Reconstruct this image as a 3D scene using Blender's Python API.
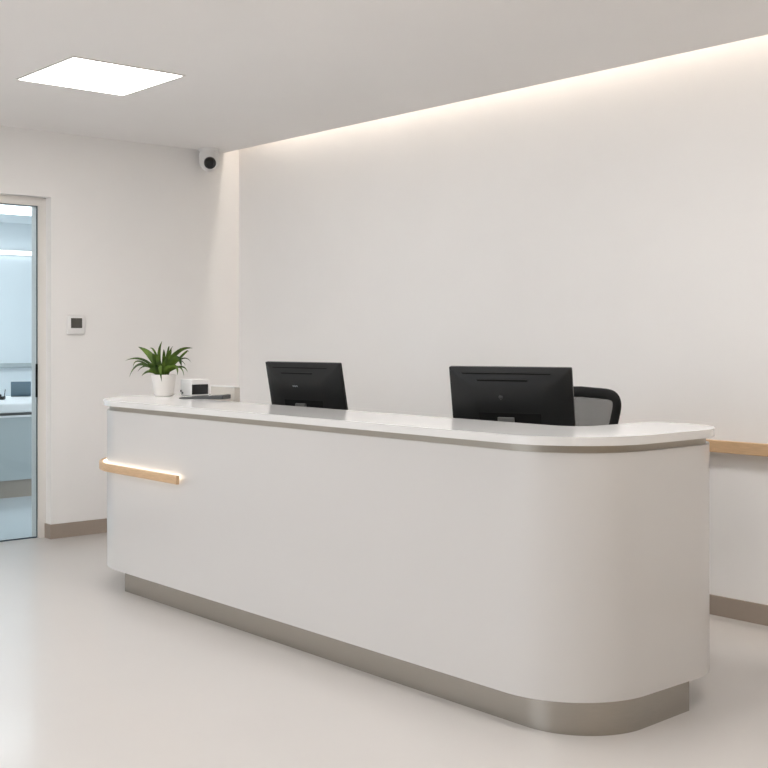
import bpy, bmesh, math, random
from mathutils import Vector, Matrix
from math import pi, sin, cos, radians

S = bpy.context.scene
for o in list(bpy.data.objects):
    bpy.data.objects.remove(o, do_unlink=True)
COL = S.collection

# ------------------------------------------------------------------ camera
FPX, HOR = 1164.16, 337.74
CAM = Vector((8.1863, -5.485, 1.5))
HEAD = 139.08
cd = bpy.data.cameras.new('camera')
cam = bpy.data.objects.new('camera', cd)
COL.objects.link(cam)
cam.location = CAM
cam.rotation_euler = (pi/2, 0, radians(HEAD-90))
cd.sensor_width = 36
cd.lens = FPX/768*36
cd.shift_y = (HOR-384)/768
cd.clip_start = .05
S.camera = cam

# ------------------------------------------------------------------ world, exposure
W = bpy.data.worlds.new('world')
S.world = W
W.use_nodes = True
bg = W.node_tree.nodes['Background']
bg.inputs['Color'].default_value = (.88, .94, 1, 1)
bg.inputs['Strength'].default_value = 1.3
S.view_settings.view_transform = 'Standard'
S.view_settings.look = 'None'
S.view_settings.exposure = 1.02
S.view_settings.gamma = 1
S.view_settings.use_curve_mapping = False

PANEL_E = 6.6       # ceiling light panels of the lobby, most of them added
COVE_E = 8.6       # hidden strip over the back wall
ROOM2_E = 2.15      # lamps in the room behind the glass, one of them added
RAIL_E = 1.4       # strip behind the counter rail

# ------------------------------------------------------------------ materials
def mat(name, col, rough=.5, metal=0, coat=0, spec=.5, emit=None, estr=0, noise=0, nscale=40, bump=0, stretch=None, trans=0, alpha=1, coat_rough=.05):
    m = bpy.data.materials.new(name)
    m.use_nodes = True
    nt = m.node_tree
    b = nt.nodes['Principled BSDF']
    b.inputs['Base Color'].default_value = (*col, 1)
    b.inputs['Roughness'].default_value = rough
    b.inputs['Metallic'].default_value = metal
    b.inputs['Coat Weight'].default_value = coat
    b.inputs['Coat Roughness'].default_value = coat_rough
    b.inputs['Specular IOR Level'].default_value = spec
    b.inputs['Transmission Weight'].default_value = trans
    b.inputs['Alpha'].default_value = alpha
    if emit:
        b.inputs['Emission Color'].default_value = (*emit, 1)
        b.inputs['Emission Strength'].default_value = estr
    if noise or bump:
        tc = nt.nodes.new('ShaderNodeTexCoord')
        mp = nt.nodes.new('ShaderNodeMapping')
        if stretch: mp.inputs['Scale'].default_value = stretch
        nz = nt.nodes.new('ShaderNodeTexNoise')
        nz.inputs['Scale'].default_value = nscale
        nz.inputs['Detail'].default_value = 4
        nt.links.new(tc.outputs['Object'], mp.inputs['Vector'])
        nt.links.new(mp.outputs['Vector'], nz.inputs['Vector'])
        if noise:
            cr = nt.nodes.new('ShaderNodeValToRGB')
            cr.color_ramp.elements[0].position = .3
            cr.color_ramp.elements[1].position = .7
            cr.color_ramp.elements[0].color = (*[c*(1-noise) for c in col], 1)
            cr.color_ramp.elements[1].color = (*[min(1, c*(1+noise)) for c in col], 1)
            nt.links.new(nz.outputs['Fac'], cr.inputs['Fac'])
            nt.links.new(cr.outputs['Color'], b.inputs['Base Color'])
        if bump:
            bp = nt.nodes.new('ShaderNodeBump')
            bp.inputs['Strength'].default_value = bump
            bp.inputs['Distance'].default_value = .002
            nt.links.new(nz.outputs['Fac'], bp.inputs['Height'])
            nt.links.new(bp.outputs['Normal'], b.inputs['Normal'])
    return m

M = {}
M['wall'] = mat('wall_paint', (.91, .895, .88), .6, spec=.3, noise=.006, nscale=3, bump=.03)
M['ceiling'] = mat('ceiling_paint', (.93, .91, .895), .8, spec=.2, noise=.005, nscale=2)
M['floor'] = mat('polished_floor', (.585, .558, .535), .3, spec=.5, noise=.012, nscale=1.6, coat=.15, coat_rough=.1)
M['base'] = mat('taupe_skirting', (.36, .30, .25), .45, noise=.02, nscale=20)
M['bouncewall'] = mat('beige_bounce_paint', (.84, .72, .57), .6, spec=.3, noise=.006, nscale=3)  # made-up beige for the unseen right wall, warms the light bounced off it
M['lacquer'] = mat('white_lacquer', (.665, .652, .64), .28, coat=.35, noise=.003, nscale=2, coat_rough=.12)
M['stone'] = mat('white_solid_surface', (.80, .795, .785), .18, coat=.3, noise=.006, nscale=8)
M['reveal'] = mat('satin_reveal', (.42, .39, .34), .35, metal=.6, noise=.01, nscale=9)
M['steel'] = mat('brushed_steel', (.40, .375, .34), .27, metal=1, noise=.05, nscale=30, stretch=(.6, .6, 22), bump=.05)
M['wood'] = mat('pale_oak', (.64, .43, .25), .42, noise=.10, nscale=14, stretch=(1.2, 6, 22))
M['frame'] = mat('white_frame', (.80, .77, .73), .4, noise=.003, nscale=5)
M['glass'] = None
M['dark'] = mat('dark_trim', (.045, .07, .09), .35, noise=.02, nscale=10)
M['black'] = mat('black_plastic', (.006, .0066, .0068), .4, noise=.08, nscale=60, spec=.32)
M['screen'] = mat('black_screen', (.008, .009, .012), .08, noise=.05, nscale=4)
M['slot'] = mat('slot_black', (.003, .003, .003), .7, noise=.05, nscale=9, spec=.2)
M['neck'] = mat('grey_stand', (.12, .122, .12), .4, noise=.03, nscale=12, metal=.3)
M['mark'] = mat('pale_mark', (.42, .46, .48), .4, noise=.02, nscale=12)
M['chair'] = mat('chair_plastic', (.005, .005, .005), .55, spec=.25, noise=.05, nscale=40)
M['seatfab'] = mat('seat_fabric', (.025, .025, .026), .9, noise=.15, nscale=200)
M['whiteplastic'] = mat('white_plastic', (.84, .83, .82), .35, noise=.003, nscale=5)
M['offwhite'] = mat('off_white_plastic', (.70, .66, .60), .5, noise=.005, nscale=5)
M['pot'] = mat('matt_ceramic', (.80, .77, .74), .5, noise=.005, nscale=6)
M['soil'] = mat('soil', (.03, .02, .012), .95, noise=.4, nscale=90, bump=.6)
M['lcd'] = mat('dark_lcd', (.085, .08, .07), .25, noise=.03, nscale=8)
M['slate'] = mat('slate_device', (.06, .062, .062), .3, noise=.03, nscale=8)
M['cabinet2'] = mat('grey_cabinet', (.42, .46, .46), .5, noise=.01, nscale=4)
M['wall2'] = mat('cool_wall_paint', (.74, .78, .80), .6, noise=.005, nscale=3)
M['floor2'] = mat('cool_floor', (.62, .66, .68), .25, noise=.01, nscale=2)
M['laptop'] = mat('blue_grey_shell', (.10, .16, .20), .4, noise=.02, nscale=9)
M['panel'] = mat('panel_glow', (1, 1, 1), .5, emit=(1, .975, .955), estr=PANEL_E, noise=.001)
M['cove'] = mat('cove_glow', (1, 1, 1), .5, emit=(1, .90, .79), estr=COVE_E, noise=.001)
M['glow2'] = mat('cool_glow', (1, 1, 1), .5, emit=(.93, .965, 1), estr=ROOM2_E, noise=.001)
M['railglow'] = mat('rail_glow', (1, 1, 1), .5, emit=(1, .87, .70), estr=RAIL_E, noise=.001)

def glass_mat():
    m = bpy.data.materials.new('blue_tinted_glass'); m.use_nodes = True
    nt = m.node_tree; nt.nodes.clear()
    out = nt.nodes.new('ShaderNodeOutputMaterial')
    tr = nt.nodes.new('ShaderNodeBsdfTransparent'); tr.inputs['Color'].default_value = (.90, .945, .96, 1)
    gl = nt.nodes.new('ShaderNodeBsdfGlossy'); gl.inputs['Roughness'].default_value = .02
    fr = nt.nodes.new('ShaderNodeFresnel'); fr.inputs['IOR'].default_value = 1.35
    mx = nt.nodes.new('ShaderNodeMixShader')
    nt.links.new(fr.outputs[0], mx.inputs[0]); nt.links.new(tr.outputs[0], mx.inputs[1]); nt.links.new(gl.outputs[0], mx.inputs[2])
    nt.links.new(mx.outputs[0], out.inputs['Surface'])
    return m
M['glass'] = glass_mat()

def mesh_mat():
    # woven chair mesh: real small holes, a wave pattern drives transparency
    m = bpy.data.materials.new('chair_mesh'); m.use_nodes = True
    nt = m.node_tree
    b = nt.nodes['Principled BSDF']
    b.inputs['Base Color'].default_value = (.045, .045, .043, 1); b.inputs['Roughness'].default_value = .7
    tc = nt.nodes.new('ShaderNodeTexCoord')
    outs = []
    for d in ('X', 'Z'):
        w = nt.nodes.new('ShaderNodeTexWave'); w.bands_direction = d; w.inputs['Scale'].default_value = 90
        nt.links.new(tc.outputs['Object'], w.inputs['Vector'])
        outs.append(w.outputs['Fac'])
    mm = nt.nodes.new('ShaderNodeMath'); mm.operation = 'MULTIPLY'
    nt.links.new(outs[0], mm.inputs[0]); nt.links.new(outs[1], mm.inputs[1])
    gt = nt.nodes.new('ShaderNodeMath'); gt.operation = 'LESS_THAN'; gt.inputs[1].default_value = .42
    nt.links.new(mm.outputs[0], gt.inputs[0])
    nt.links.new(gt.outputs[0], b.inputs['Alpha'])
    return m
M['mesh'] = mesh_mat()

def leaf_mat():
    m = bpy.data.materials.new('leaf_green'); m.use_nodes = True
    nt = m.node_tree; b = nt.nodes['Principled BSDF']
    b.inputs['Roughness'].default_value = .5; b.inputs['Specular IOR Level'].default_value = .3
    tc = nt.nodes.new('ShaderNodeTexCoord'); nz = nt.nodes.new('ShaderNodeTexNoise'); nz.inputs['Scale'].default_value = 14
    cr = nt.nodes.new('ShaderNodeValToRGB')
    cr.color_ramp.elements[0].position = .35; cr.color_ramp.elements[0].color = (.018, .045, .006, 1)
    cr.color_ramp.elements[1].position = .68; cr.color_ramp.elements[1].color = (.10, .17, .018, 1)
    nt.links.new(tc.outputs['Object'], nz.inputs['Vector']); nt.links.new(nz.outputs['Fac'], cr.inputs['Fac'])
    nt.links.new(cr.outputs['Color'], b.inputs['Base Color'])
    return m
M['leaf'] = leaf_mat()

# ------------------------------------------------------------------ helpers
def pmat(parent):
    if parent is None: return Matrix.Identity(4)
    m = parent.matrix_basis.copy()
    if parent.parent: m = pmat(parent.parent) @ m
    return m

def obj(name, bm, m, parent=None, smooth=False, ang=35):
    """bm is in world coordinates; links it as ONE object (local to its parent)."""
    bmesh.ops.recalc_face_normals(bm, faces=bm.faces)
    ng = [f for f in bm.faces if len(f.verts) > 4]
    if ng: bmesh.ops.triangulate(bm, faces=ng)
    me = bpy.data.meshes.new(name)
    bm.to_mesh(me); bm.free()
    me.materials.append(m)
    if smooth:
        me.polygons.foreach_set('use_smooth', [True]*len(me.polygons))
        me.set_sharp_from_angle(angle=radians(ang))
    o = bpy.data.objects.new(name, me)
    COL.objects.link(o)
    if parent is not None:
        me.transform(pmat(parent).inverted())
        o.parent = parent
    else:
        # own origin at the middle of the base
        vs = [v.co for v in me.vertices]
        c = Vector(((min(v.x for v in vs)+max(v.x for v in vs))/2, (min(v.y for v in vs)+max(v.y for v in vs))/2, min(v.z for v in vs)))
        me.transform(Matrix.Translation(-c)); o.location = c
    return o

def thing(name, label, cat, loc=(0, 0, 0), rz=0, group=None):
    o = bpy.data.objects.new(name, None); COL.objects.link(o)
    o.location = loc; o.rotation_euler = (0, 0, rz); o.empty_display_size = .1
    o['label'] = label; o['category'] = cat
    if group: o['group'] = group
    return o

def tag(o, label, cat, group=None):
    o['label'] = label; o['category'] = cat
    if group: o['group'] = group
    return o

def structure(name, bm, m, **k):
    o = obj(name, bm, m, **k); o['kind'] = 'structure'; return o

def add_box(bm, a, b, mtx=None, bev=0, seg=2):
    x0, y0, z0 = a; x1, y1, z1 = b
    vs = [bm.verts.new(p) for p in ((x0, y0, z0), (x1, y0, z0), (x1, y1, z0), (x0, y1, z0), (x0, y0, z1), (x1, y0, z1), (x1, y1, z1), (x0, y1, z1))]
    fs = [bm.faces.new([vs[i] for i in q]) for q in ((0, 3, 2, 1), (4, 5, 6, 7), (0, 1, 5, 4), (1, 2, 6, 5), (2, 3, 7, 6), (3, 0, 4, 7))]
    if bev:
        es = list({e for f in fs for e in f.edges})
        r = bmesh.ops.bevel(bm, geom=es, offset=bev, segments=seg, affect='EDGES', profile=.5)
        vs = list({v for f in r['faces'] for v in f.verts} | {v for v in vs if v.is_valid})
    if mtx is not None:
        for v in vs: v.co = mtx @ v.co
    return bm

def box(a, b, mtx=None, bev=0, seg=2):
    return add_box(bmesh.new(), a, b, mtx, bev, seg)

def prism(poly, z0, z1, bev=0, seg=3, bm=None):
    bm = bm or bmesh.new()
    lo = [bm.verts.new((x, y, z0)) for x, y in poly]
    hi = [bm.verts.new((x, y, z1)) for x, y in poly]
    n = len(poly)
    fl = bm.faces.new(lo[::-1]); fh = bm.faces.new(hi)
    for i in range(n):
        bm.faces.new((lo[i], lo[(i+1) % n], hi[(i+1) % n], hi[i]))
    if bev:
        bmesh.ops.bevel(bm, geom=list(fl.edges)+list(fh.edges), offset=bev, segments=seg, affect='EDGES', profile=.5)
    return bm

def arc(cx, cy, r, a0, a1, n=24):
    return [(cx+r*cos(radians(a0+(a1-a0)*i/n)), cy+r*sin(radians(a0+(a1-a0)*i/n))) for i in range(n+1)]

def inset(poly, d):
    """inset a counter-clockwise polygon by d"""
    n = len(poly); out = []
    for i in range(n):
        p, q, s = Vector(poly[i-1]), Vector(poly[i]), Vector(poly[(i+1) % n])
        e1 = (q-p).normalized(); e2 = (s-q).normalized()
        n1 = Vector((-e1.y, e1.x)); n2 = Vector((-e2.y, e2.x))
        k = (n1+n2); k = k/(max(.2, k.length_squared/2))
        out.append(tuple(q+k*d))
    return out

def lathe(profile, c, n=40, bm=None, mtx=None):
    bm = bm or bmesh.new()
    rings = []
    for r, z in profile:
        if r < 1e-6:
            rings.append([bm.verts.new((0, 0, z))])
        else:
            rings.append([bm.verts.new((r*cos(2*pi*i/n), r*sin(2*pi*i/n), z)) for i in range(n)])
    for a, b in zip(rings, rings[1:]):
        for i in range(n):
            j = (i+1) % n
            if len(a) == 1 and len(b) == 1: continue
            if len(a) == 1: bm.faces.new((a[0], b[i], b[j]))
            elif len(b) == 1: bm.faces.new((a[i], a[j], b[0]))
            else: bm.faces.new((a[i], a[j], b[j], b[i]))
    T = Matrix.Translation(Vector(c)) @ (mtx or Matrix.Identity(4))
    for ring in rings:
        for v in ring: v.co = T @ v.co
    return bm

def tube(pts, r, n=10, bm=None, flat=None):
    """round (or flattened) tube along points"""
    bm = bm or bmesh.new()
    pts = [Vector(p) for p in pts]; rings = []
    for i, p in enumerate(pts):
        t = (pts[min(i+1, len(pts)-1)]-pts[max(i-1, 0)]).normalized()
        up = Vector((0, 0, 1)) if abs(t.z) < .95 else Vector((0, 1, 0))
        a = t.cross(up).normalized(); b = a.cross(t).normalized()
        rr = r[i] if isinstance(r, (list, tuple)) else r
        ra, rb = (rr, rr) if flat is None else (rr, rr*flat)
        rings.append([bm.verts.new(p+a*ra*cos(2*pi*k/n)+b*rb*sin(2*pi*k/n)) for k in range(n)])
    for a, b in zip(rings, rings[1:]):
        for k in range(n): bm.faces.new((a[k], a[(k+1) % n], b[(k+1) % n], b[k]))
    bm.faces.new(rings[0]); bm.faces.new(rings[-1][::-1])
    return bm

def sweep(path, prof, bm=None, zc=0):
    """sweep a (normal, z) profile along a 2D path; normal is to the right of travel"""
    bm = bm or bmesh.new(); rings = []
    P = [Vector(p) for p in path]
    for i, p in enumerate(P):
        t = (P[min(i+1, len(P)-1)]-P[max(i-1, 0)]).normalized()
        nn = Vector((t.y, -t.x))
        rings.append([bm.verts.new((p.x+nn.x*a, p.y+nn.y*a, zc+z)) for a, z in prof])
    k = len(prof)
    for a, b in zip(rings, rings[1:]):
        for i in range(k): bm.faces.new((a[i], a[(i+1) % k], b[(i+1) % k], b[i]))
    bm.faces.new(rings[0]); bm.faces.new(rings[-1][::-1])
    return bm

def rrect(w, h, r, n=4):
    pts = []
    for cx, cy, a in ((w/2-r, h/2-r, 0), (-w/2+r, h/2-r, 90), (-w/2+r, -h/2+r, 180), (w/2-r, -h/2+r, 270)):
        pts += arc(cx, cy, r, a, a+90, n)
    return pts

def copy_tree(o, parent=None):
    c = o.copy(); COL.objects.link(c)
    if parent: c.parent = parent
    for ch in list(o.children): copy_tree(ch, c)
    return c

# ------------------------------------------------------------------ the room
ZC = 3.036
COVE = .152
XR, YF = 9.6, -8.6
structure('floor', box((-.2, YF-.2, -.1), (XR+.2, .2, 0)), M['floor'])
structure('ceiling', box((-.2, YF-.2, ZC), (XR+.2, -COVE, ZC+.1)), M['ceiling'])
structure('trim_1', box((-.2, -COVE-.5, ZC+.60), (XR+.2, .2, ZC+.68)), M['ceiling'])          # lid of the light cove
structure('trim_2', box((-.2, -COVE-.5, ZC+.1), (XR+.2, -COVE-.42, ZC+.60)), M['ceiling'])   # back of the light cove
structure('wall_back', box((-.2, 0, 0), (XR+.2, .2, ZC+.60)), M['wall'])
structure('wall_right', box((XR, YF, 0), (XR+.2, 0, ZC+.60)), M['bouncewall'])
# left wall, with the doorway
DY1, DY0, DZ = -1.675, -3.05, 2.548
bm = bmesh.new()
add_box(bm, (-.2, DY1, 0), (0, 0, ZC+.60))
add_box(bm, (-.2, YF, 0), (0, DY0, ZC+.60))
add_box(bm, (-.2, DY0, DZ), (0, DY1, ZC+.60))
structure('wall_left', bm, M['wall'])
# front wall (behind the camera) with an added window opening for daylight fill
WX0, WX1, WZ0, WZ1 = .5, 4.6, .35, 2.75
bm = bmesh.new()
add_box(bm, (0, YF-.2, 0), (WX0, YF, ZC)); add_box(bm, (WX1, YF-.2, 0), (XR, YF, ZC))
add_box(bm, (WX0, YF-.2, 0), (WX1, YF, WZ0)); add_box(bm, (WX0, YF-.2, WZ1), (WX1, YF, ZC))
structure('wall_front', bm, M['wall'])
bm = bmesh.new()
for x in (WX0, (WX0+WX1)/2-.03, WX1-.06): add_box(bm, (x, YF-.13, WZ0), (x+.06, YF-.07, WZ1))
for z in (WZ0, WZ1-.06): add_box(bm, (WX0+.06, YF-.13, z), (WX1-.06, YF-.07, z+.06))
structure('added_window_1', bm, M['frame'])
# skirting
ZB, TB = .107, .012
structure('baseboard_back', box((TB, -TB, 0), (XR, 0, ZB), bev=.002), M['base'])
bm = bmesh.new()
add_box(bm, (0, DY1-TB, 0), (TB, 0, ZB)); add_box(bm, (-.085, DY1-TB, 0), (0, DY1, ZB))
add_box(bm, (0, YF, 0), (TB, DY0, ZB))
structure('baseboard_left', bm, M['base'])
structure('baseboard_right', box((XR-TB, YF, 0), (XR, -TB, ZB)), M['base'])

# glass door with its frame
bm = bmesh.new()
FY = DY1-.062
add_box(bm, (-.2, FY, 0), (-.085, DY1, DZ)); add_box(bm, (-.2, DY0, 0), (-.085, DY0+.062, DZ))
add_box(bm, (-.2, DY0+.062, DZ-.062), (-.085, FY, DZ))
fr = structure('door_1', bm, M['frame'])
GX = -.1
g = obj('glass_pane', box((GX-.004, DY0+.07, .014), (GX+.004, FY-.006, DZ-.066)), M['glass'], fr); g['label'] = 'blue tinted clear glass leaf'
bm = bmesh.new()
add_box(bm, (GX-.004, FY-.006, .008), (GX+.004, FY-.001, DZ-.063))
add_box(bm, (GX-.004, DY0+.07, DZ-.066), (GX+.004, FY-.006, DZ-.0625))
add_box(bm, (GX-.004, DY0+.07, .004), (GX+.004, FY-.006, .014))
e = obj('edge_seal', bm, M['dark'], fr); e['label'] = 'thin dark edge round the glass'
h = obj('door_handle', box((GX+.0045, FY-.018, 1.055), (GX+.018, FY-.004, 1.305), bev=.003), M['black'], fr); h['label'] = 'slim black upright pull'

# ------------------------------------------------------------------ the room behind the glass
X2, Z2 = -6.2, 2.97
structure('floor_beyond', box((X2-.2, -6, -.1), (-.2, 3.4, 0)), M['floor2'])
structure('ceiling_beyond', box((X2-.2, -6, Z2), (-.2, 3.4, Z2+.1)), M['wall2'])
bm = box((X2-.2, -6, 0), (X2, 3.4, Z2))
structure('wall_beyond', bm, M['wall2'])
structure('wall_beyond_right', box((X2, 3.2, 0), (-.2, 3.4, Z2)), M['wall2'])
structure('wall_beyond_left', box((X2, -6, 0), (-.2, -5.8, Z2)), M['wall2'])
t = thing('ceiling_light', 'cool white ceiling panel seen through the glass door in the far room', 'ceiling light', (-4.0, -.6, Z2))
obj('diffuser', box((-5.1, -4.2, Z2-.012), (-3.6, .9, Z2-.004)), M['glow2'], t)
obj('frame', box((-5.13, -4.23, Z2-.006), (-3.57, .93, Z2)), M['frame'], t)
t = thing('ceiling_light', 'added cool white panel in the far room, out of sight, lighting the door jamb', 'ceiling light', (-1.5, -3.2, Z2))  # unseen lamp added to brighten the jamb behind the glass
obj('diffuser', box((-2.2, -4.2, Z2-.012), (-.9, -2.4, Z2-.004)), M['glow2'], t)
obj('frame', box((-2.23, -4.23, Z2-.006), (-.87, -2.37, Z2)), M['frame'], t)
t = thing('wall_light', 'long thin linear wall lamp glowing white high in the far room', 'wall light', (X2, .3, 2.58))
obj('diffuser', box((X2+.03, -2.0, 2.562), (X2+.06, 2.9, 2.605), bev=.004), M['glow2'], t)
obj('mount', box((X2, -1.98, 2.56), (X2+.03, 2.88, 2.62)), M['frame'], t)
tag(obj('wall_rail', box((X2, -3.5, 1.12), (X2+.05, 1.1, 1.175), bev=.006), M['cabinet2']), 'grey bumper rail along the far wall behind the glass door', 'wall rail')
# its counter
t = thing('service_counter', 'white topped grey counter standing in the room behind the glass', 'counter', (-2.9, -1.3, 0))
obj('countertop', box((-3.75, -4.0, .80), (-2.27, 2.0, .885), bev=.02, seg=4), M['whiteplastic'], t, smooth=True)
obj('trim_strip', box((-3.6, -3.98, .755), (-2.31, 1.98, .772)), M['whiteplastic'], t)
obj('cabinet', box((-3.6, -3.98, .165), (-2.33, 1.98, .755)), M['cabinet2'], t)
obj('shadow_gap', box((-3.6, -3.96, .772), (-2.37, 1.96, .80)), M['neck'], t)
obj('plinth', box((-3.5, -3.9, 0), (-2.36, 1.9, .165)), M['base'], t)
# laptop on it
t = thing('laptop', 'small blue grey laptop standing open on the counter behind the glass', 'laptop', (-3.5, -.38, .885))
ax = Matrix.Translation((-3.5, -.38, .886)) @ Matrix.Rotation(radians(66), 4, 'Z')
obj('base', box((-.1, .0, 0), (.1, .15, .012), ax, bev=.003), M['laptop'], t)
obj('display', box((-.1, -.012, 0), (.1, 0, .150), ax @ Matrix.Translation((0, 0, .011)) @ Matrix.Rotation(radians(12), 4, 'X'), bev=.003), M['laptop'], t)
t = thing('desk_phone', 'low black desk phone at the left end of the counter behind the glass', 'phone', (-3.1, -.83, .885))
ax = Matrix.Translation((-3.1, -.83, .886)) @ Matrix.Rotation(radians(60), 4, 'Z')
bm = box((-.1, -.07, 0), (.1, .07, .03), ax, bev=.008); obj('phone_body', bm, M['black'], t)
obj('handset', tube([ax @ Vector(p) for p in ((-.09, -.03, .035), (-.05, -.03, .052), (.03, -.03, .052), (.07, -.03, .035))], .014), M['black'], t, smooth=True)
obj('antenna', tube([ax @ Vector((.093, .0, .02)), ax @ Vector((.105, .0, .1))], .004), M['dark'], t)

# ------------------------------------------------------------------ ceiling lamps
def panel(label, x0, x1, y0, y1, group='added unseen light panels in the lobby ceiling'):
    t = thing('ceiling_light', label, 'ceiling light', ((x0+x1)/2, (y0+y1)/2, ZC))
    bm = bmesh.new(); f = .012
    add_box(bm, (x0-f, y0-f, ZC-.006), (x1+f, y0, ZC)); add_box(bm, (x0-f, y1, ZC-.006), (x1+f, y1+f, ZC))
    add_box(bm, (x0-f, y0, ZC-.006), (x0, y1, ZC)); add_box(bm, (x1, y0, ZC-.006), (x1+f, y1, ZC))
    obj('frame', bm, M['frame'], t)
    obj('diffuser', box((x0, y0, ZC-.004), (x1, y1, ZC)), M['panel'], t)
panel('bright square light panel set flush in the white lobby ceiling', 1.55, 2.27, -2.60, -1.915, None)
for x, y, w in ((4.95, -2.245, 'above the rounded end of the counter'), (6.6, -2.245, 'right of the counter end'),
                (1.9, -4.9, 'outside the glass door, left of the viewer'), (4.5, -4.9, 'over the open floor before the counter'), (7.1, -4.9, 'above the viewer near the right wall'),
                (4.5, -7.5, 'nearest the added front window')):
    panel('added ceiling fill panel out of the picture, '+w, x-.385, x+.385, y-.355, y+.355)  # unseen lamps added to lift the dim parts of the lobby

# strip lamp hidden in the cove over the back wall
t = thing('cove_light', 'hidden warm strip lamp washing the back wall from the ceiling slot', 'strip light', (5, -.1, ZC+.2))
obj('light_strip', box((.3, -.135, ZC+.498), (XR-.1, -.05, ZC+.502)), M['cove'], t)
bm = box((.28, -.14, ZC+.502), (XR-.08, -.045, ZC+.53))
for x in (.5, 2.6, 4.7, 6.8, 8.9): add_box(bm, (x, -.16, ZC+.1), (x+.03, -.14, ZC+.60))
obj('mounting_channel', bm, M['frame'], t)

# ------------------------------------------------------------------ security camera
CX, CY = .10, -.36
t = thing('security_camera', 'small white dome security camera under the ceiling in the corner', 'security camera', (CX, CY, ZC))
obj('base', lathe([(0, ZC-.03), (.068, ZC-.03), (.082, ZC-.018), (.084, ZC-.001), (0, ZC-.001)], (CX, CY, 0)), M['whiteplastic'], t, smooth=True)
prof = [(0, -.088)] + [(.079*sin(radians(a)), -.088*cos(radians(a))) for a in range(10, 91, 8)] + [(.08, .03), (.074, .075), (0, .075)]
obj('housing', lathe(prof, (CX, CY, ZC-.096)), M['whiteplastic'], t, smooth=True)
look = (CAM - Vector((CX, CY, ZC-.1))).normalized()
look = (look + Vector((0, 0, -.28)) + Vector((.09, .10, 0))).normalized()
R = look.to_track_quat('Z', 'Y').to_matrix().to_4x4()
cc = Vector((CX, CY, ZC-.096))
obj('lens', lathe([(0, .094), (.03, .093), (.047, .086), (.049, .075), (.049, .03), (0, .03)], cc, mtx=R), M['screen'], t, smooth=True)

# ------------------------------------------------------------------ wall controller
t = thing('thermostat', 'small white wall controller with dark display beside the glass door', 'thermostat', (0, -1.478, 1.52))
obj('plate', box((0, -1.553, 1.522), (.018, -1.405, 1.668), bev=.012, seg=4), M['whiteplastic'], t, smooth=True)
obj('display', box((.0175, -1.524, 1.573), (.0205, -1.434, 1.648), bev=.001), M['lcd'], t)

# ------------------------------------------------------------------ wall handrail
t = thing('wall_handrail', 'long pale oak handrail fixed along the lower back wall', 'handrail', (6, 0, .9))
obj('rail', box((3.9, -.095, .890), (XR-.3, -.06, .954), bev=.004), M['wood'], t)
for x in (4.2, 5.8, 7.4, 9):
    obj('bracket', box((x, -.062, .905), (x+.04, 0, .935)), M['steel'], t)

# ------------------------------------------------------------------ reception counter
LX, RX, CYY, RAD = 1.975, 5.005, -1.71, .496
LB, RB = -1.30, -1.18
outline = (arc(5.495-.40, CYY-RAD+.40, .40, -90, 0, 40) + arc(5.495-.28, RB-.28, .28, 0, 90, 20)
    + arc(5.06+.045, RB-.045, .045, 90, 180, 5) + arc(5.06-.13, CYY+.13, .13, 0, -90, 12)
    + arc(2.02, CYY+.12, .12, -90, -180, 12) + arc(1.90-.045, LB-.045, .045, 0, 90, 5)
    + arc(LX-RAD+.1, LB-.1, .1, 90, 180, 10) + arc(LX, CYY, RAD, 180, 270, 40))
Z1, Z2c, Z3, Z4 = .130, 1.066, 1.0953, 1.1287
ct = thing('reception_counter', 'long curved white reception counter with a steel plinth and lit wooden rail', 'reception counter', (3.48, -1.7, 0))
o = obj('countertop', prism(outline, Z3, Z4, .008, 4), M['stone'], ct, smooth=True); o['label'] = 'glossy white rounded countertop slab'
obj('body', prism(inset(outline, .02), Z1, Z2c, .003, 2), M['lacquer'], ct, smooth=True)
o = obj('reveal_band', prism(inset(outline, .034), Z2c, Z3), M['reveal'], ct, smooth=True); o['label'] = 'recessed grey metal band under the top'
pl = ([(1.974, -2.13)] + arc(5.462-.31, -2.13+.31, .31, -90, 0, 40) + [(5.452, -1.49), (5.10, -1.49), (5.10, -1.80), (2.25, -1.80), (2.25, -1.36), (1.974, -1.36)])
o = obj('plinth', prism(pl, 0, Z1), M['steel'], ct, smooth=True); o['label'] = 'brushed stainless steel plinth'
wt = [(1.905, -1.70), (5.055, -1.70), (5.055, -1.10), (1.905, -1.10)]
bm = prism(wt, .715, .74, .003, 2)
o = obj('worktop', bm, M['stone'], ct); o['label'] = 'lower desk surface on the staff side'
for x in (1.93, 3.4, 5.0):
    obj('panel_leg', box((x, -1.68, 0), (x+.03, -1.15, .715)), M['lacquer'], ct)
# oak rail of the counter, wrapping round its left end
path = [(2.725-i*(2.725-LX)/16, CYY-.511) for i in range(16)] + arc(LX, CYY, .511, 270, 196, 30)
prof = rrect(.022, .047, .005, 3)
rail = obj('handrail', sweep(path, prof, zc=.7335), M['wood'], ct, smooth=True)
rail['label'] = 'short pale oak rail round the left end of the counter'
path2 = [(2.70-i*(2.70-LX)/16, CYY-.4965) for i in range(16)] + arc(LX, CYY, .4965, 270, 200, 30)
s = obj('light_strip', sweep(path2, [(.003, .016), (.003, -.008), (-.003, -.008), (-.003, .016)], zc=.736), M['railglow'], rail)
s['label'] = 'warm glowing strip behind the rail'
for x in (2.55, 2.1):
    obj('bracket', box((x, CYY-.503, .72), (x+.02, CYY-.474, .725)), M['steel'], rail)

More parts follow.
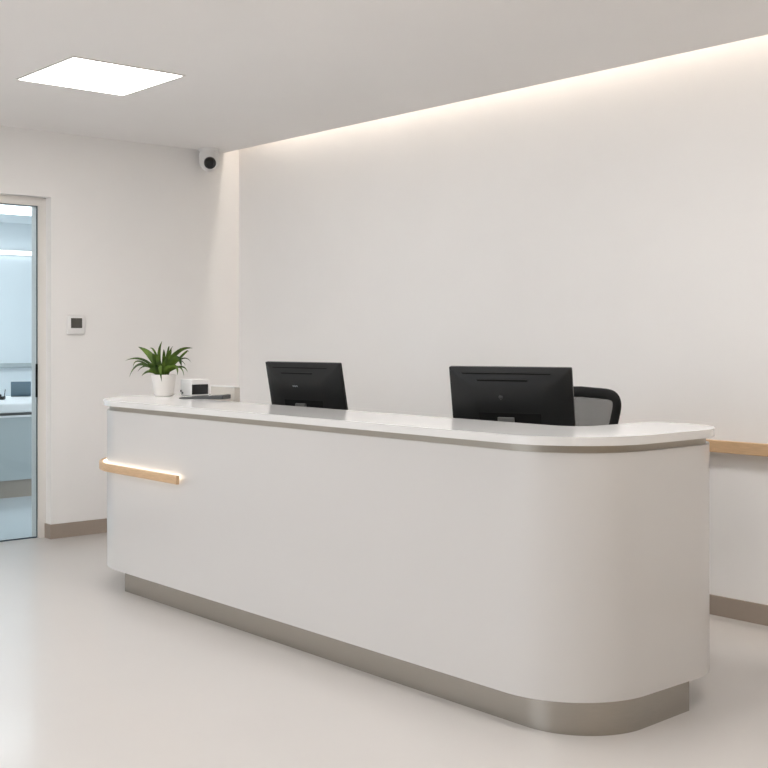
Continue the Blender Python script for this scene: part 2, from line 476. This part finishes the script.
# ------------------------------------------------------------------ monitors
MW, MH = .60, .355
def make_monitor(q):
    x, y, z, yaw, tilt = q
    t = thing('computer_monitor', '', 'monitor', (x, y, .741), yaw, 'computer monitors behind the reception counter')
    Zd = Vector((sin(yaw)*sin(tilt), -cos(yaw)*sin(tilt), cos(tilt)))
    Xd = Vector((cos(yaw), sin(yaw), 0)); Yd = Zd.cross(Xd)
    T = Matrix(((Xd.x, Yd.x, Zd.x, x), (Xd.y, Yd.y, Zd.y, y), (Xd.z, Yd.z, Zd.z, z), (0, 0, 0, 1)))
    # shell: thin rim, then a tapered bulge towards the counter (local -Y)
    bm = bmesh.new(); rings = []
    for ix, top, bot, yy in ((.002, 0, 0, .016), (0, 0, 0, .012), (0, 0, 0, 0), (.004, .004, .004, -.003), (.05, .045, .03, -.016), (.10, .075, .04, -.026), (.13, .10, .05, -.029)):
        pts = [(-MW/2+ix, -top), (MW/2-ix, -top), (MW/2-ix, -MH+bot), (-MW/2+ix, -MH+bot)]
        # round the corners
        ring = []
        rr = .006+ix*.12
        for i in range(4):
            p = Vector(pts[i]); a = (Vector(pts[i-1])-p).normalized(); b = (Vector(pts[(i+1) % 4])-p).normalized()
            for f in (0, .35, .65, 1):
                k = p + a*rr*(1-f) + b*rr*f + (a+b)*0 - (a+b)*rr*(-.0)
                # pull to a circle-like corner
                k = p + a*rr*(1-f)**2 + b*rr*f**2
                ring.append(bm.verts.new(T @ Vector((k.x, yy, k.y))))
        rings.append(ring)
    for a, b in zip(rings, rings[1:]):
        n = len(a)
        for i in range(n): bm.faces.new((a[i], a[(i+1) % n], b[(i+1) % n], b[i]))
    bm.faces.new(rings[0]); bm.faces.new(rings[-1][::-1])
    sh = obj('casing', bm, M['black'], t, smooth=True, ang=50)
    bx = lambda a, b, **k: box(a, b, T, **k)
    o = obj('screen', bx((-MW/2+.01, .0155, -MH+.02), (MW/2-.01, .0175, -.01)), M['screen'], t); o['label'] = 'glossy black screen facing the staff side'
    obj('vent', bx((-MW*.385, -.0135, -.031), (MW*.34, -.006, -.0255)), M['slot'], sh)
    obj('vent', bx((-MW*.255, -.0255, -.062), (MW*.155, -.018, -.0545)), M['slot'], sh)
    obj('socket_recess', bx((-.152, -.0305, -MH+.05), (.152, -.024, -.213)), M['slot'], sh)
    # stand
    nk = T @ Vector((-.02, -.028, -.243))
    bm = bx((-.058, -.044, -.50), (.022, -.0295, -.232), bev=.003)
    for v in bm.verts:
        if v.co.z < .9: v.co.z = .755
    o = obj('stand_neck', bm, M['neck'], t); o['label'] = 'grey metal stand neck'
    Rz = Matrix.Translation((x, y, 0)) @ Matrix.Rotation(yaw, 4, 'Z')
    obj('stand_foot', box((-.13, -.05, .741), (.13, .15, .757), Rz, bev=.005), M['neck'], t)
    return t, T
m1, T = make_monitor((2.872, -1.5, 1.359, .138, .2035))
m1['label'] = 'black monitor turned away, the left one with a pale maker mark'
m2 = copy_tree(m1)
m2.location = (4.477, -1.502, .745); m2.rotation_euler = (0, 0, .412)
m2['label'] = 'larger looking black monitor turned away in front of the mesh chair'
bm = bmesh.new()
for i, w in enumerate((.008, .006, .009, .006, .008)):   # tiny letter-like strokes, unreadable in the photo
    x = -.068+i*.0085
    add_box(bm, (x, -.0305, -.136), (x+.0016, -.0285, -.128), T)
    add_box(bm, (x, -.0305, -.1295 if i % 2 else -.136), (x+w*.75, -.0285, -.128 if i % 2 else -.1345), T)
o = obj('maker_mark', bm, M['mark'], m1); o['label'] = 'tiny pale grey maker mark'
bm = lathe([(0, 0), (.011, 0), (.011, .003), (0, .003)], (0, 0, 0), n=24)
bm.transform(Matrix.Translation((m2.location.x, m2.location.y, m2.location.z-.741)) @ Matrix.Rotation(.412-.138, 4, 'Z') @ Matrix.Translation((-2.872, 1.5, 0)) @ T @ Matrix.Translation((-.038, -.0285, -.137)) @ Matrix.Rotation(pi/2, 4, 'X'))
o = obj('maker_badge', bm, M['screen'], m2); o['label'] = 'small round dark badge'

# ------------------------------------------------------------------ office chair
CHX, CHY = 4.32, -.62
t = thing('office_chair', 'black mesh back office chair behind the larger monitor', 'chair', (CHX, CHY-.3, 0))
def backpt(s, w):
    """s across (-1..1), w up (0 bottom..1 top): point of the curved back"""
    z = .62+.585*w
    hw = .255-.20*(1-w)
    x = s*hw
    y = .04*(1-s*s) - .05*w      # wraps towards the sitter at the sides
    return Vector((CHX+x, CHY-.18+y+.02, z - .011*s*s*w - .0*w))
outer = []
def outl(k, n=64):
    a = 2*pi*k/n; c, s_ = cos(a), sin(a); e = .16
    return (abs(c)**e*(1 if c > 0 else -1), (abs(s_)**e*(1 if s_ > 0 else -1)+1)/2)
pts = [backpt(*outl(k)) for k in range(65)]
bm = bmesh.new(); rings = []
for i in range(64):
    p = pts[i]; tt = (pts[(i+1) % 64]-pts[i-1]).normalized(); nrm = Vector((0, 1, 0)); side = tt.cross(nrm).normalized()
    rings.append([bm.verts.new(p+side*(.027*cos(a)-.018)+nrm*.012*sin(a)) for a in [2*pi*j/10 for j in range(10)]])
for i in range(64):
    a, b = rings[i], rings[(i+1) % 64]
    for j in range(10): bm.faces.new((a[j], a[(j+1) % 10], b[(j+1) % 10], b[j]))
bf = obj('back_frame', bm, M['chair'], t, smooth=True)
bm = bmesh.new(); grid = []
N = 18
for i in range(N+1):
    row = []
    for j in range(N+1):
        s_, w = -1+2*i/N, j/N
        # squash the grid to the rounded outline
        w = .006+.988*w; lim = (1-abs(2*w-1)**12.5)**(1/12.5)
        row.append(bm.verts.new(backpt(s_*lim, w)))
    grid.append(row)
for i in range(N):
    for j in range(N): bm.faces.new((grid[i][j], grid[i+1][j], grid[i+1][j+1], grid[i][j+1]))
o = obj('back_mesh', bm, M['mesh'], t, smooth=True); o['label'] = 'grey see-through mesh'
SZ = .46
bm = prism([(CHX+x, CHY-.42+y) for x, y in rrect(.50, .48, .12, 6)], SZ-.04, SZ+.035, .025, 4)
obj('seat', bm, M['seatfab'], t, smooth=True)
obj('back_stem', tube([(CHX, CHY-.30, SZ-.05), (CHX, CHY-.14, SZ-.04), (CHX, CHY-.10, SZ+.06), (CHX, CHY-.115, .66)], .02, flat=1.4), M['chair'], t, smooth=True)
for sx in (-1, 1):
    obj('armrest', box((CHX+sx*.27-.04, CHY-.55, .66), (CHX+sx*.27+.04, CHY-.3, .69), bev=.01), M['chair'], t, smooth=True)
    obj('arm_post', tube([(CHX+sx*.2, CHY-.42, SZ-.05), (CHX+sx*.265, CHY-.42, SZ-.02), (CHX+sx*.27, CHY-.42, .662)], .016), M['chair'], t, smooth=True)
obj('gas_lift', lathe([(0, .1), (.03, .1), (.03, .26), (.018, .26), (.018, SZ-.04), (0, SZ-.04)], (CHX, CHY-.42, 0), 20), M['neck'], t, smooth=True)
for k in range(5):
    a = 2*pi*k/5+.3
    ex, ey = CHX+.29*cos(a), CHY-.42+.29*sin(a)
    l = obj('leg', tube([(CHX+.02*cos(a), CHY-.42+.02*sin(a), .12), (ex, ey, .075)], [.024, .015]), M['chair'], t, smooth=True)
    obj('castor', lathe([(0, -.012), (.027, -.012), (.030, -.006), (.030, .006), (.027, .012), (0, .012)], (ex, ey, .031), 20, mtx=Matrix.Rotation(a, 4, 'Z') @ Matrix.Rotation(pi/2, 4, 'X')), M['chair'], l, smooth=True)

# ------------------------------------------------------------------ box on the staff desk
t = thing('storage_box', 'plain off white box standing low behind the counter beside the white terminal', 'box', (2.08, -1.38, .741))
obj('casing', box((1.92, -1.50, .741), (2.19, -1.46, 1.193), bev=.002), M['offwhite'], t)
obj('lid', box((1.918, -1.502, 1.193), (2.192, -1.458, 1.200), bev=.004), M['whiteplastic'], t)

# ------------------------------------------------------------------ things on the countertop
ZT = Z4+.0003
t = thing('card_terminal', 'small white box terminal with a black screen beside the potted plant', 'terminal', (1.70, -1.48, ZT))
bm = box((1.637, -1.550, ZT), (1.771, -1.416, ZT+.104), bev=.006, seg=3)
obj('casing', bm, M['whiteplastic'], t, smooth=True)
obj('screen', box((1.768, -1.546, ZT+.008), (1.7735, -1.426, ZT+.072), bev=.001), M['screen'], t)
for x, z in ((1.650, .028), (1.668, .016)):
    obj('port', lathe([(0, 0), (.006, 0), (.007, .006), (0, .007)], (x, -1.5495, ZT+z), 12, mtx=Matrix.Rotation(pi/2, 4, 'X')), M['neck'], t)
# flat tablet in front of it
t = thing('tablet', 'slim dark grey tablet lying flat before the white terminal', 'tablet', (2.15, -1.75, ZT))
A = Vector((2.0, -1.80, 0)); ang = math.atan2(.75, 1.0)
Tt = Matrix.Translation((2.02, -1.79, ZT)) @ Matrix.Rotation(radians(33), 4, 'Z')
bm = bmesh.new()
add_box(bm, (0, 0, 0), (.29, .12, .012), bev=.003)
for v in bm.verts:
    v.co.z = v.co.z*(.6+v.co.x*5.5) if v.co.z > .006 else v.co.z
bm.transform(Tt)
obj('casing', bm, M['slate'], t)
bm = bmesh.new()
add_box(bm, (.012, .012, 0), (.278, .108, .0012))
for v in bm.verts: v.co.z += .012*(.6+v.co.x*5.5)
bm.transform(Tt)
obj('screen', bm, M['screen'], t)

# potted plant
PX, PY = 1.668, -1.690
t = thing('potted_plant', 'leafy green plant in a white pot at the left of the countertop', 'plant', (PX, PY, ZT))
obj('pot', lathe([(0, 0), (.052, 0), (.058, .004), (.061, .012), (.0785, .132), (.079, .136), (.075, .137), (.071, .13), (.062, .11), (0, .11)], (PX, PY, ZT), 48), M['pot'], t, smooth=True)
obj('soil', lathe([(0, .122), (.03, .121), (.0655, .116), (.062, .111), (0, .111)], (PX, PY, ZT), 32), M['soil'], t, smooth=True)
RV = Vector((sin(radians(HEAD)), -cos(radians(HEAD)), 0)); FV = Vector((-cos(radians(HEAD)), -sin(radians(HEAD)), 0))  # across / towards the room
s = .00632
def px(x, y, dep=0):
    return Vector((PX, PY, ZT)) + RV*((x/9.6+120-164.3)*s) + Vector((0, 0, (396.5-y/9.6-330)*s)) + FV*dep
bm = bmesh.new()
def leaf(base, mid, tip, w, roll=20, db=0, dm=.03, dt=.05, n=12, fold=.25):
    p0, p1, p2 = px(*base, db), px(*mid, dm), px(*tip, dt)
    c = p1*2-(p0+p2)*.5      # curve passes through mid
    rows = []
    for i in range(n+1):
        u = i/n
        p = p0*(1-u)**2+c*2*u*(1-u)+p2*u*u
        tg = ((c-p0)*(1-u)+(p2-c)*u).normalized()
        pic = tg.cross(FV).normalized(); dp = tg.cross(pic).normalized()
        wd = pic*cos(radians(roll))+dp*sin(radians(roll)); nn = tg.cross(wd).normalized()
        f = (.16*(1-u)+1.0*sin(pi*min(1, u**.85))**.8) if u < 1 else 0
        hw = w*.42*max(f, .02)
        row = [p-wd*hw+nn*fold*hw, p-wd*hw*.5+nn*fold*.4*hw, p, p+wd*hw*.5+nn*fold*.4*hw, p+wd*hw+nn*fold*hw]
        rows.append([bm.verts.new(q) for q in row])
    for a, b in zip(rows, rows[1:]):
        for k in range(4): bm.faces.new((a[k], a[k+1], b[k+1], b[k]))
B = (405, 445)
L = [((400, 440), (200, 300), (140, 380), .014, 40, 0, .02, .04), ((430, 440), (560, 300), (650, 345), .014, 40, 0, .03, .05), ((430, 440), (600, 240), (640, 215), .018, 30, -.02, -.05, -.08), ((410, 440), (455, 215), (462, 160), .014, 20, -.01, -.03, -.05), ((400, 440), (330, 225), (262, 178), .016, 25, -.03, -.05, -.08), ((390, 440), (300, 260), (158, 163), .048, 10, -.01, -.02, -.06), ((400, 440), (240, 285), (68, 296), .028, 55, 0, .03, .05),
     ((395, 440), (225, 325), (120, 455), .024, 40, .01, .06, .09), ((390, 440), (280, 345), (195, 403), .018, 40, 0, .05, .08),
     ((385, 445), (310, 395), (238, 442), .022, 30, .01, .07, .09), ((405, 440), (378, 250), (410, 106), .024, 10, -.01, 0, .0),
     ((415, 440), (440, 290), (505, 155), .018, 35, 0, -.02, -.03), ((415, 440), (430, 280), (436, 185), .026, 30, 0, .01, .04),
     ((420, 440), (470, 250), (480, 180), .020, 10, -.02, -.04, -.05), ((425, 440), (540, 230), (697, 176), .034, 35, -.01, -.02, -.03),
     ((430, 440), (590, 285), (692, 315), .020, 60, 0, .0, .01), ((430, 440), (545, 280), (610, 355), .042, 15, 0, .02, .05),
     ((430, 440), (590, 355), (672, 408), .016, 30, .01, .04, .06), ((430, 440), (575, 355), (642, 447), .016, 30, .01, .05, .08),
     ((425, 440), (545, 350), (582, 432), .026, 20, .01, .06, .09), ((405, 440), (405, 350), (428, 495), .030, 5, .02, .065, .082),
     ((400, 445), (330, 300), (215, 215), .045, 20, -.02, -.05, -.09), ((395, 445), (330, 355), (285, 330), .040, 15, 0, .03, .06),
     ((400, 445), (350, 300), (330, 225), .040, 25, 0, .01, .03), ((410, 445), (390, 330), (370, 235), .036, 10, .01, .03, .04),
     ((410, 445), (440, 340), (470, 270), .034, 20, .01, .03, .05), ((420, 445), (480, 340), (540, 290), .036, 25, -.02, -.05, -.08),
     ((415, 445), (470, 370), (520, 350), .034, 10, .02, .05, .07), ((395, 445), (330, 390), (300, 410), .034, 10, .02, .05, .07),
     ((405, 445), (370, 370), (345, 330), .034, 15, .02, .04, .06), ((420, 445), (450, 380), (455, 300), .032, 30, -.02, -.03, -.04),
     ((400, 445), (440, 330), (500, 215), .028, 20, -.02, -.06, -.1), ((400, 445), (350, 340), (300, 300), .034, 20, -.02, -.07, -.13)]
for l in L: leaf(*l)
obj('foliage', bm, M['leaf'], t, smooth=True, ang=180)
bm = bmesh.new()
for i in range(14):
    a = 2*pi*i/14
    q = Vector((PX+.022*cos(a), PY+.022*sin(a), ZT+.115)); e = q+Vector((.035*cos(a), .035*sin(a), .075))
    tube([q, (q+e)/2+Vector((0, 0, .008)), e], [.0025, .002, .0015], 6, bm=bm)
obj('stems', bm, M['leaf'], t, smooth=True)
